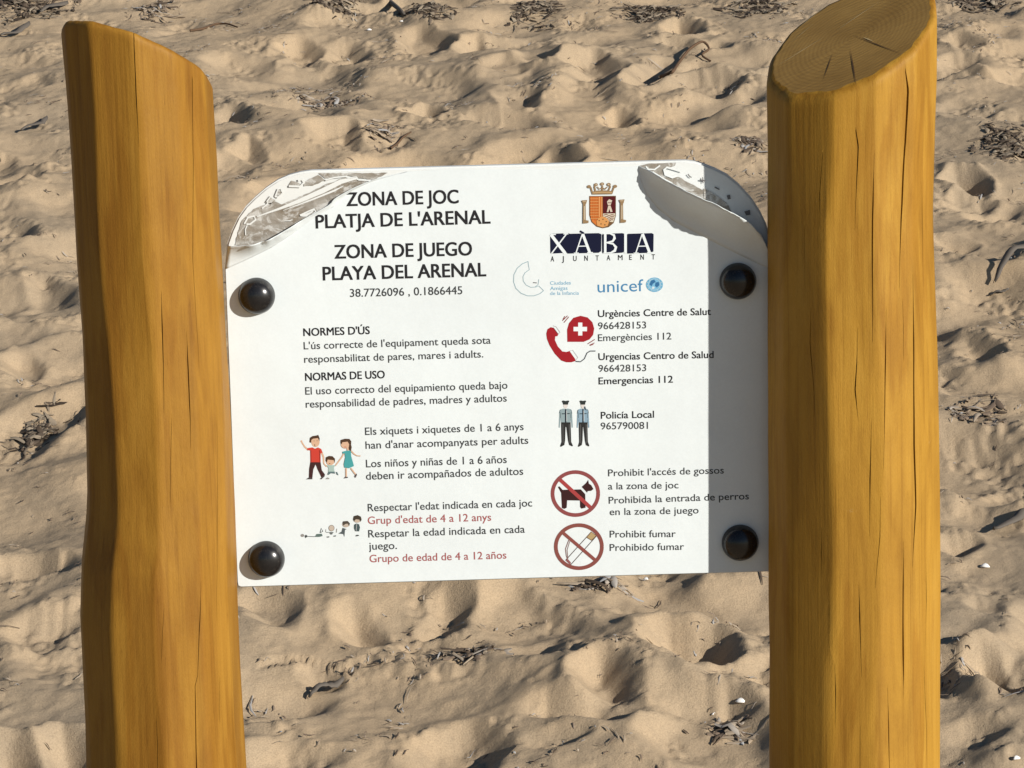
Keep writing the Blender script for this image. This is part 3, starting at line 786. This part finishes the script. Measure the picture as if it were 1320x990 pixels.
serif([(578, 349), (578, 438)], 12)
p.done()
for i, ch in enumerate("AJUNTAMENT"):
    x = 243 + i * (695 - 243) / 9.0
    wdt = {"J": 8, "M": 20, "T": 14, "E": 11}.get(ch, 15)
    a, b = T2(x, 476 - i * 1.0), T2(x + wdt, 476 - i * 1.0)
    if i == 0: letters = []
    letters.append((ch, *a, *b))
lt_me = []
for (ch, *c) in letters: text(ch, *c, 6.6, (.03, .03, .032), .02, name="text_letter")
# friendly-cities C mark
CB, LB = (.26, .36, .40), (.13, .33, .48)
p = Pic("open_c_emblem", 650, 330, 6)
cc = (195, 185)
oc = [(185, 42), (140, 60), (100, 95), (75, 145), (72, 200), (90, 250), (130, 288), (180, 308), (230, 308), (275, 292), (305, 268)]
ic = [(305, 268), (268, 232), (245, 240), (205, 242), (170, 225), (148, 195), (145, 160), (160, 130), (195, 105), (188, 75), (185, 42)]
p.line(CB, oc, 6); p.line(CB, ic, 5); p.line((.07, .06, .06), [(222, 206), (252, 208)], 6); p.line(CB, [(268, 180), (262, 222), (240, 238)], 5)
p.done()
for s, y in (("Ciudades", 223), ("Amigas", 264), ("de la Infancia", 302)):
    x1 = {"Ciudades": 515, "Amigas": 490}.get(s, 578)
    text(s, 650 + 355 / 6, 330 + y / 6, 650 + x1 / 6, 330 + (y - 3) / 6, 4.6, LB, 0)
UB = (.05, .19, .36)
text("unicef", 770.5, 377, 829.5, 375.3, 15.2, UB, .0)
p = Pic("globe_emblem", 650, 330, 6)
p.ell((.12, .33, .50), 1162, 222, 66, 56); p.ring((.33, .46, .54), 1162, 220, 46, 44, 5)
p.ell((.16, .38, .55), 1160, 220, 42, 40)
p.poly((.03, .12, .26), [(1135, 190), (1160, 182), (1172, 200), (1150, 215), (1140, 235), (1122, 220)]); p.poly((.03, .12, .26), [(1170, 205), (1195, 200), (1200, 225), (1180, 245), (1165, 230)])
p.poly((.50, .58, .62), [(1148, 235), (1165, 240), (1158, 255), (1140, 252)])
for s_ in (-1, 1):
    for k in range(5):
        a = R(90 + s_ * (25 + k * 28)); p.ell((.27, .43, .53), 1162 + 57 * math.cos(a), 220 + 49 * math.sin(a), 6, 5, n=8)
p.done()
# telephone
PR = (.27, .012, .018)
p = Pic("telephone_pictogram", 650, 330, 6)
p.poly(PR, [(488, 664), (486, 570), (500, 520), (535, 478), (590, 462), (645, 475), (682, 512), (696, 560), (688, 610), (660, 645), (615, 664)])
p.poly(WH, [(572, 515), (604, 515), (604, 548), (640, 548), (640, 582), (604, 582), (604, 615), (572, 615), (572, 582), (536, 582), (536, 548), (572, 548)])
p.poly(PR, [(325, 600), (335, 565), (360, 550), (380, 555), (418, 605), (412, 620), (395, 622), (392, 650), (415, 700), (450, 738), (480, 742), (505, 735), (548, 795), (552, 812), (520, 822), (480, 822), (440, 808), (390, 755), (350, 690), (330, 640)])
p.line((.12, .02, .02), [(380, 555), (415, 602)], 5)
p.line((.42, .42, .42), [(378, 540), (400, 545), (432, 590), (418, 605)], 5); p.line((.42, .42, .42), [(508, 735), (530, 728), (570, 785), (552, 808)], 5)
p.line((.06, .07, .08), [(552, 815), (590, 818), (620, 795), (640, 750), (665, 735), (706, 735)], 8)
for a in ([(462, 515), (500, 470)], [(450, 500), (490, 462)], [(645, 680), (700, 645)], [(660, 690), (698, 672)]): p.line((.20, .03, .03), a, 6)
for a in ([(455, 490), (470, 465)], [(665, 692), (690, 684)]): p.line((.20, .03, .03), a, 5)
p.done()
# police
p = Pic("police_pictogram", 710, 505, 12.38)
SH, TR = (.22, .29, .31), (.022, .022, .022)
for (cx, wd, sh) in ((235, 1.0, SH), (512, .88, (.20, .30, .38))):
    f = lambda pts: [(cx + x * wd, y) for (x, y) in pts]
    p.poly((.55, .52, .5), f([(-36, 205), (38, 205), (30, 250), (0, 272), (-28, 250)]))
    p.poly((.025, .03, .03), f([(-62, 150), (-40, 138), (0, 146), (45, 138), (62, 152), (45, 178), (40, 206), (-38, 206), (-45, 178)]))
    p.poly(sh, f([(-85, 285), (-35, 268), (0, 278), (35, 268), (85, 280), (105, 340), (118, 570), (100, 575), (85, 420), (82, 490), (-68, 490), (-72, 420), (-92, 575), (-108, 570), (-98, 340)]))
    p.line((.05, .08, .10), f([(-98, 345), (-90, 300), (-80, 285)]), 8); p.line((.05, .08, .10), f([(104, 345), (95, 300), (82, 282)]), 8)
    p.line((.05, .07, .08), f([(-78, 420), (-82, 330)]), 7); p.line((.05, .07, .08), f([(86, 420), (88, 330)]), 7)
    p.line((.015, .02, .03), f([(2, 275), (2, 490)]), 22); p.line((.02, .03, .035), f([(-60, 352), (-12, 350)]), 13); p.line((.02, .03, .035), f([(22, 350), (68, 348)]), 13)
    p.line((.6, .63, .63), f([(18, 300), (20, 470)]), 7)
    p.poly(TR, f([(-68, 488), (82, 488), (84, 560), (92, 800), (118, 858), (112, 872), (60, 850), (42, 780), (14, 560), (2, 560), (-6, 780), (-18, 850), (-70, 878), (-86, 870), (-62, 800), (-68, 560)]))
    p.line((.10, .10, .10), f([(-42, 520), (-38, 820)]), 9); p.line((.10, .10, .10), f([(58, 520), (72, 820)]), 9)
p.poly((.06, .08, .10), [(530, 240), (548, 230), (575, 300), (540, 280)])
p.done()
# no dogs, no smoking
p = Pic("no_dogs_symbol", 700, 600, 7.07)
BR = (.035, .012, .012)
p.poly(BR, [(135, 195), (150, 190), (178, 222), (345, 218), (385, 262), (388, 385), (350, 394), (338, 380), (336, 320), (220, 318), (216, 385), (195, 396), (172, 388), (165, 250)])
p.poly(BR, [(352, 195), (392, 160), (412, 130), (418, 165), (440, 180), (460, 215), (438, 232), (408, 234), (402, 248)])
p.line((.30, .045, .045), [(150, 125), (435, 385)], 34)
p.ring((.21, .055, .055), 295, 256, 208, 196, 34); p.done()
p = Pic("no_smoking_symbol", 700, 600, 7.07)
p.line((.07, .05, .045), [(205, 865), (440, 605)], 7); p.line((.07, .05, .045), [(252, 905), (490, 640)], 7)
p.poly((.36, .26, .13), [(398, 655), (440, 605), (485, 640), (442, 682)]); p.line((.15, .09, .05), [(398, 655), (440, 605), (485, 640), (442, 682), (398, 655)], 7)
p.poly((.22, .08, .08), [(205, 865), (225, 850), (255, 885), (248, 905)])
p.line((.2, .12, .11), [(235, 680), (205, 760), (212, 820), (225, 860)], 8); p.line((.2, .12, .11), [(245, 690), (220, 770), (228, 850)], 6)
p.line((.20, .06, .05), [(178, 610), (475, 862)], 30)
p.ring((.19, .06, .05), 327, 740, 210, 196, 34); p.done()
# family
p = Pic("family_pictogram", 380, 550, 13.2)
SK, HR, TQ = (.52, .34, .23), (.06, .032, .018), (.055, .27, .28)
p.line(SK, [(230, 395), (170, 345), (125, 275), (108, 235)], [32, 28, 24, 34]); p.line(SK, [(452, 425), (490, 520), (492, 620)], [34, 30, 26])
p.ell(SK, 352, 255, 72, 92); p.poly(HR, [(248, 265), (255, 190), (300, 160), (365, 150), (400, 138), (425, 200), (418, 250), (395, 195), (310, 205), (282, 225), (275, 275)])
p.line(HR, [(335, 300), (345, 335)], 10); p.line(HR, [(320, 240), (335, 245)], 8); p.line(HR, [(370, 240), (388, 240)], 8)
p.poly((.45, .045, .03), [(210, 400), (215, 365), (300, 352), (345, 375), (395, 352), (450, 380), (475, 440), (440, 455), (440, 610), (265, 610), (262, 405)])
p.line((.16, .02, .015), [(420, 400), (428, 600)], 12); p.line((.16, .02, .015), [(272, 400), (278, 600)], 10)
p.poly((.045, .018, .018), [(265, 605), (440, 605), (460, 740), (515, 815), (455, 862), (390, 730), (355, 640), (315, 730), (300, 870), (240, 865), (245, 720)])
p.poly((.06, .05, .05), [(190, 895), (245, 860), (300, 872), (300, 895)]); p.poly((.06, .05, .05), [(425, 890), (465, 855), (515, 818), (505, 850), (455, 895)])
p.line(SK, [(545, 680), (505, 640), (492, 615)], 20); p.line(SK, [(690, 665), (740, 600), (800, 520), (835, 455)], [20, 22, 24, 26])
p.ell(SK, 605, 585, 72, 72); p.poly(HR, [(525, 580), (530, 520), (580, 498), (640, 502), (685, 545), (680, 620), (660, 570), (560, 560), (545, 610)])
p.line(HR, [(580, 625), (605, 628)], 10); p.poly((.30, .40, .37), [(540, 655), (690, 655), (665, 700), (675, 770), (570, 770), (572, 700)]); p.poly((.09, .14, .15), [(575, 765), (680, 765), (685, 800), (620, 790), (575, 822), (555, 810)])
p.poly((.09, .14, .15), [(700, 770), (720, 770), (748, 830), (712, 810)]); p.poly((.25, .24, .23), [(520, 890), (560, 862), (592, 880), (580, 892)])
p.line(SK, [(960, 410), (1005, 460), (1060, 495), (1120, 498)], [24, 20, 16, 18])
p.ell(SK, 865, 300, 80, 72); p.poly(HR, [(780, 280), (782, 225), (850, 205), (930, 208), (962, 250), (958, 310), (970, 350), (955, 420), (915, 375), (925, 300), (900, 255), (810, 265), (800, 300)])
p.line((.35, .06, .05), [(840, 348), (880, 346)], 10); p.line(SK, [(900, 360), (905, 410)], 30)
p.poly(TQ, [(810, 425), (900, 405), (955, 415), (960, 500), (1008, 670), (930, 705), (845, 695), (835, 640), (860, 520), (850, 450), (820, 465)])
p.line(SK, [(875, 705), (876, 850)], 24); p.line(SK, [(955, 705), (1010, 780), (1040, 815)], 22)
p.poly((.08, .06, .06), [(835, 880), (860, 850), (905, 855), (905, 870)]); p.poly((.08, .06, .06), [(1055, 795), (1058, 825), (1035, 870), (1015, 850), (1030, 815)])
p.done()
# growing children
p = Pic("growing_children_pictogram", 380, 655, 13.2)
DK, MD = (.05, .055, .055), (.22, .21, .2)
p.ell(MD, 130, 465, 32, 26, n=16); p.poly(DK, [(165, 475), (190, 450), (225, 480), (180, 512)]); p.line(DK, [(225, 482), (330, 485), (380, 478)], 10)
p.poly((.09, .13, .12), [(340, 490), (370, 440), (460, 435), (475, 475), (420, 490)]); p.line(DK, [(430, 420), (452, 340), (478, 395), (440, 415)], 12)
p.ell((.42, .36, .30), 625, 340, 46, 50, n=20); p.ring((.16, .13, .11), 625, 340, 46, 50, 8); p.line(DK, [(535, 412), (660, 412)], 8); p.poly((.12, .13, .13), [(590, 420), (655, 412), (635, 450), (605, 448)])
p.line(MD, [(530, 360), (528, 410)], 8); p.line(MD, [(715, 350), (708, 415)], 12); p.poly(DK, [(540, 485), (590, 480), (585, 498), (550, 500)]); p.poly(DK, [(655, 470), (705, 462), (695, 484), (665, 484)])
p.ell((.40, .34, .28), 872, 272, 64, 54, n=20); p.poly((.06, .05, .04), [(812, 260), (820, 225), (900, 218), (940, 260), (925, 310), (900, 265), (860, 270), (825, 300)])
p.poly((.07, .085, .09), [(745, 432), (800, 395), (815, 335), (885, 358), (855, 370), (845, 490), (828, 440)])
p.ell((.42, .34, .27), 1065, 185, 72, 62, n=20); p.poly((.045, .035, .025), [(992, 190), (1005, 135), (1070, 118), (1125, 145), (1138, 200), (1115, 235), (1095, 195), (1040, 190), (1010, 225)])
p.poly((.05, .075, .08), [(1012, 280), (1050, 260), (1095, 275), (1110, 330), (1095, 395), (1030, 392), (1010, 340)]); p.line((.4, .4, .4), [(1055, 265), (1045, 385)], 8)
p.poly(DK, [(1030, 470), (1060, 452), (1095, 460), (1090, 472), (1050, 480)])
p.done()

# ------------------------------------------------------------------ things lying on the sand
class RB:                                    # ribbons and tubes gathered into one mesh
    def __init__(s): s.V, s.F = [], []
    def ribbon(s, c, ang, L, wd, bend, lift, twist=0.0, nseg=5, curl=0.0, follow=True, fold=.25):
        k = len(s.V); x, y, a = c.x, c.y, ang; st = L / nseg; x -= math.cos(a) * L / 2; y -= math.sin(a) * L / 2
        for i in range(nseg + 1):
            t = i / nseg; ww = wd * (1 - .75 * abs(2 * t - 1) ** 3) * .5
            z = (sand_z(x, y) if follow else c.z) + .0012 + lift * (1 - (2 * t - 1) ** 2 * (1 - curl)) 
            tw = twist * (t - .5); nx, ny = -math.sin(a), math.cos(a)
            ca, sa = math.cos(tw), math.sin(tw)
            P = Vector((x, y, z)); S = Vector((nx * ca, ny * ca, sa)) * ww
            s.V += [P - S, P + Vector((0, 0, wd * fold)), P + S]
            x += math.cos(a) * st; y += math.sin(a) * st; a += bend / nseg
        for i in range(nseg):
            b = k + i * 3
            for j in (0, 1): s.F.append((b + j, b + j + 1, b + j + 4, b + j + 3))
    def tube(s, pts, rad, n=6):
        P0 = pts; pts = []
        for i in range(len(P0) - 1):             # round the bends
            a, b, c, d = P0[max(0, i - 1)], P0[i], P0[i + 1], P0[min(len(P0) - 1, i + 2)]
            for q_ in range(5):
                t = q_ / 5; pts.append(.5 * ((2 * b) + (c - a) * t + (2 * a - 5 * b + 4 * c - d) * t * t + (3 * b - a - 3 * c + d) * t ** 3))
        pts.append(P0[-1])
        k = len(s.V)
        for i, P in enumerate(pts):
            d = (pts[min(i + 1, len(pts) - 1)] - pts[max(0, i - 1)]).normalized(); u = d.cross(Vector((0, 0, 1))).normalized(); v = d.cross(u)
            r_ = rad * (1 - .5 * i / len(pts))
            for j in range(n): a = 2 * math.pi * j / n; s.V.append(P + u * math.cos(a) * r_ + v * math.sin(a) * r_)
        for i in range(len(pts) - 1):
            for j in range(n): s.F.append((k + i * n + j, k + i * n + (j + 1) % n, k + (i + 1) * n + (j + 1) % n, k + (i + 1) * n + j))
    def build(s, name, mt, org, smooth=True):
        o = link(name, mesh(name, [v - org for v in s.V], s.F, smooth), [mt]); o.location = org; return o
CLUMPS = [  # photo x, y, width, height, pieces, label
    (38, 12, 110, 26, 60, "dark dry seagrass clump in the top left corner of the sand"),
    (205, 14, 70, 22, 20, "wispy seagrass tuft on the sand above the left post"),
    (432, 8, 90, 20, 40, "dry seagrass clump at the top edge, between the left post and the middle"),
    (556, 10, 60, 22, 45, "small dense black seagrass clump at the top middle edge"),
    (690, 14, 74, 28, 55, "brown shredded seagrass clump at the top edge, just right of the middle"),
    (838, 18, 74, 26, 55, "dark seagrass clump at the top edge above the curled strip"),
    (975, 12, 80, 24, 50, "dry seagrass clump beside the top of the right post on its left"),
    (1268, 10, 110, 18, 45, "seagrass clump in the top right corner of the sand"),
    (1296, 186, 70, 44, 50, "big shredded seagrass clump at the right edge near its dark hollow"),
    (966, 183, 46, 20, 20, "dark seagrass clump touching the left side of the right post"),
    (50, 562, 56, 36, 26, "tangled grey seagrass clump left of the left post"),
    (495, 175, 52, 24, 10, "small brown seagrass scatter just above the top edge of the sign"),
    (420, 136, 100, 18, 16, "long thin line of seagrass shreds above the left end of the sign"),
    (944, 945, 50, 26, 16, "crusty seagrass clump low beside the right post"),
    (600, 845, 90, 22, 11, "flat seagrass shreds on the sand below the middle of the sign"),
    (775, 757, 70, 16, 9, "sparse seagrass shreds right under the bottom edge of the sign"),
    (1262, 535, 90, 36, 18, "loose seagrass shreds beside the middle of the right post")]
for (px, py, pw, ph, n, lab) in CLUMPS:
    c = sand_pt(px, py); wx = (on_sand(px + pw / 2, py) - on_sand(px, py)).length; wy = (on_sand(px, py - ph / 2).y - on_sand(px, py + ph / 2).y) / 2
    rb = RB()
    for _ in range(n * 5):
        a = random.uniform(0, 2 * math.pi); r_ = random.random() ** .6 * (1 + .25 * math.sin(2 * a + px) + .2 * math.sin(5 * a + py))
        P = Vector((c.x + wx * r_ * math.cos(a), c.y + wy * r_ * math.sin(a), 0)); h = max(0, 1 - r_) * .009
        rb.ribbon(P, random.uniform(0, math.pi), random.choice((.008, .012, .016, .024, .034)) * random.uniform(.8, 1.3), random.choice((.002, .004, .006, .009)) * random.uniform(.8, 1.2), random.gauss(0, .8), random.uniform(-.005, .002) + h * random.random(), random.gauss(0, 1.2), 4, random.uniform(.3, 1))
    tag(rb.build("seagrass_clump", M_CRUST if n <= 20 else M_FIBRE, c), lab, "seagrass", "seagrass clumps on the sand")
# single leaves, twigs
def leaf(px0, py0, px1, py1, wd, bend, lift, mt, name, lab, cat, curl=.5, tw=.8):
    a, b = sand_pt(px0, py0), sand_pt(px1, py1); c = (a + b) / 2; d = b - a
    rb = RB(); rb.ribbon(c, math.atan2(d.y, d.x) - bend / 2, math.hypot(d.x, d.y) * 1.06, wd, bend, lift, tw, 12, curl)
    o = rb.build(name, mt, c); o.modifiers.new("thickness", 'SOLIDIFY').thickness = .0008
    tag(o, lab, cat)
leaf(8, 50, 42, 34, .016, .3, .006, M_LEAF, "dry_leaf", "narrow grey leaf on the sand near the top left corner", "leaf")
leaf(50, 20, 84, 7, .018, -.2, .008, M_LEAF, "dry_leaf", "grey leaf just above the top of the left post", "leaf")
leaf(37, 174, 67, 157, .012, .4, .010, M_LEAF, "dry_leaf", "dark folded leaf at the left beside the upper left post", "leaf")
leaf(1278, 370, 1330, 326, .014, -.3, .016, M_LEAF, "dry_leaf", "long dark raised leaf at the right edge level with the sign", "leaf")
leaf(1288, 692, 1330, 668, .014, .4, .010, M_LEAF, "dry_leaf", "dark leaf at the right edge beside a small hollow", "leaf")
leaf(1276, 385, 1300, 378, .006, .1, .003, M_LEAF, "dry_leaf", "short thin leaf lying under the long raised leaf", "leaf")
leaf(397, 902, 440, 884, .012, -.25, .006, M_LEAF, "dry_leaf", "black sliver standing in for a dark slit in the sand below the left part of the sign", "leaf")  # dark ribbon laid on the sand in place of a dark slit
pts = [sand_pt(x, y) + Vector((0, 0, h)) for (x, y, h) in ((852, 101, .003), (866, 97, .004), (874, 88, .008), (884, 77, .010), (893, 70, .014), (906, 66, .016), (914, 70, .010), (905, 76, .006), (916, 81, .003))]
rb = RB()
rb.tube(pts, .0035); tag(rb.build("seagrass_strip", M_TWIG, pts[0]), "curled brown strip lying on the sand near the top of the right post", "seagrass strip")
rb = RB(); pts = [sand_pt(x, y) + Vector((0, 0, .003)) for (x, y) in ((245, 42), (262, 39), (278, 33), (292, 33), (306, 37))]
rb.tube(pts, .0028); tag(rb.build("twig", M_TWIG, pts[0]), "thin bent twig on the sand right of the left post top", "twig")
rb = RB(); pts = [sand_pt(x, y) + Vector((0, 0, .003)) for (x, y) in ((492, -4), (505, 8), (516, 17), (522, 24))]
rb.tube(pts, .006); tag(rb.build("twig", M_LEAF, pts[0]), "short grey stick at the top edge between two seagrass clumps", "twig")
rb = RB(); pts = [sand_pt(x, y) + Vector((0, 0, .003)) for (x, y) in ((503, 195), (512, 188), (520, 181), (530, 174))]
rb.tube(pts, .0025); tag(rb.build("twig", M_TWIG, pts[0]), "dark twig just above the top edge of the sign", "twig")
# shell bits
def shell(px, py, size, lab):
    c = sand_pt(px, py); bm = bmesh.new(); n, mrow = 9, 5; rows = []
    ph = random.uniform(0, 6.28)
    for i in range(mrow):
        r_ = (i / (mrow - 1)) * size; rows.append([bm.verts.new((r_ * math.cos(a) * (1 + .12 * math.sin(3 * a + ph)), r_ * .7 * math.sin(a), size * .55 * (1 - (i / (mrow - 1)) ** 2) + random.uniform(-.05, .05) * size))
                     for a in [R(-100 + 200 * j / (n - 1)) + ph for j in range(n)]])
    for i in range(mrow - 1):
        for j in range(n - 1):
            try: bm.faces.new((rows[i][j], rows[i][j + 1], rows[i + 1][j + 1], rows[i + 1][j]))
            except ValueError: pass
    mm = bpy.data.meshes.new("shell_fragment"); bm.to_mesh(mm); bm.free()
    mm.polygons.foreach_set("use_smooth", [True] * len(mm.polygons))
    o = link("shell_fragment", mm, [M_SHELL]); o.location = c + Vector((0, 0, .001)); o.modifiers.new("thickness", 'SOLIDIFY').thickness = size * .15
    tag(o, lab, "shell", "bits of white shell on the sand")
for a in ((1271, 733, .006, "white shell bit on the sand to the right of the lower right post"), (1309, 980, .005, "white shell bit in the bottom right corner of the sand"),
          (834, 748, .004, "pale shell bit just under the bottom edge of the sign"), (956, 906, .006, "white shell bit in the hollow beside the lower right post"),
          (921, 925, .003, "tiny shell bit left of the crusty seagrass clump"), (476, 40, .005, "pale shell bit on the sand near the top, left of the middle"),
          (518, 30, .004, "tiny pale shell bit near the top beside the grey stick"), (696, 108, .003, "tiny white shell bit on the sand above the middle of the sign"),
          (611, 934, .003, "tiny white shell bit near the bottom, below the middle of the sign")): shell(*a)
# litter too small and many to count
rb = RB(); dens = noise_f(.10, .5, 21, 1.6); dens2 = noise_f(.03, .08, 22)
cnt = 0
while cnt < 9000:
    x, y = random.uniform(-1.3, 1.3), random.uniform(.7, 5.2)
    i, j = int((y - YS[0]) / DY), int((x - XS[0]) / DX)
    d = dens[i, j] + .5 * dens2[i, j] + rough[i, j] * .6
    if random.random() > max(.02, (d - .9) * .6): continue
    cnt += 1; L = random.uniform(.003, .014) if random.random() < .95 else random.uniform(.02, .045)
    rb.ribbon(Vector((x, y, 0)), random.gauss(.9, .9), L, random.uniform(.0010, .0028), random.gauss(0, .8), random.uniform(0, .003), random.gauss(0, 1.2), 3, random.random())
o = rb.build("seagrass_litter", M_CRUST, Vector((0, 2, 0)))
tag(o, "fine dark shreds of seagrass scattered over the sand", "seagrass litter", kind="stuff")
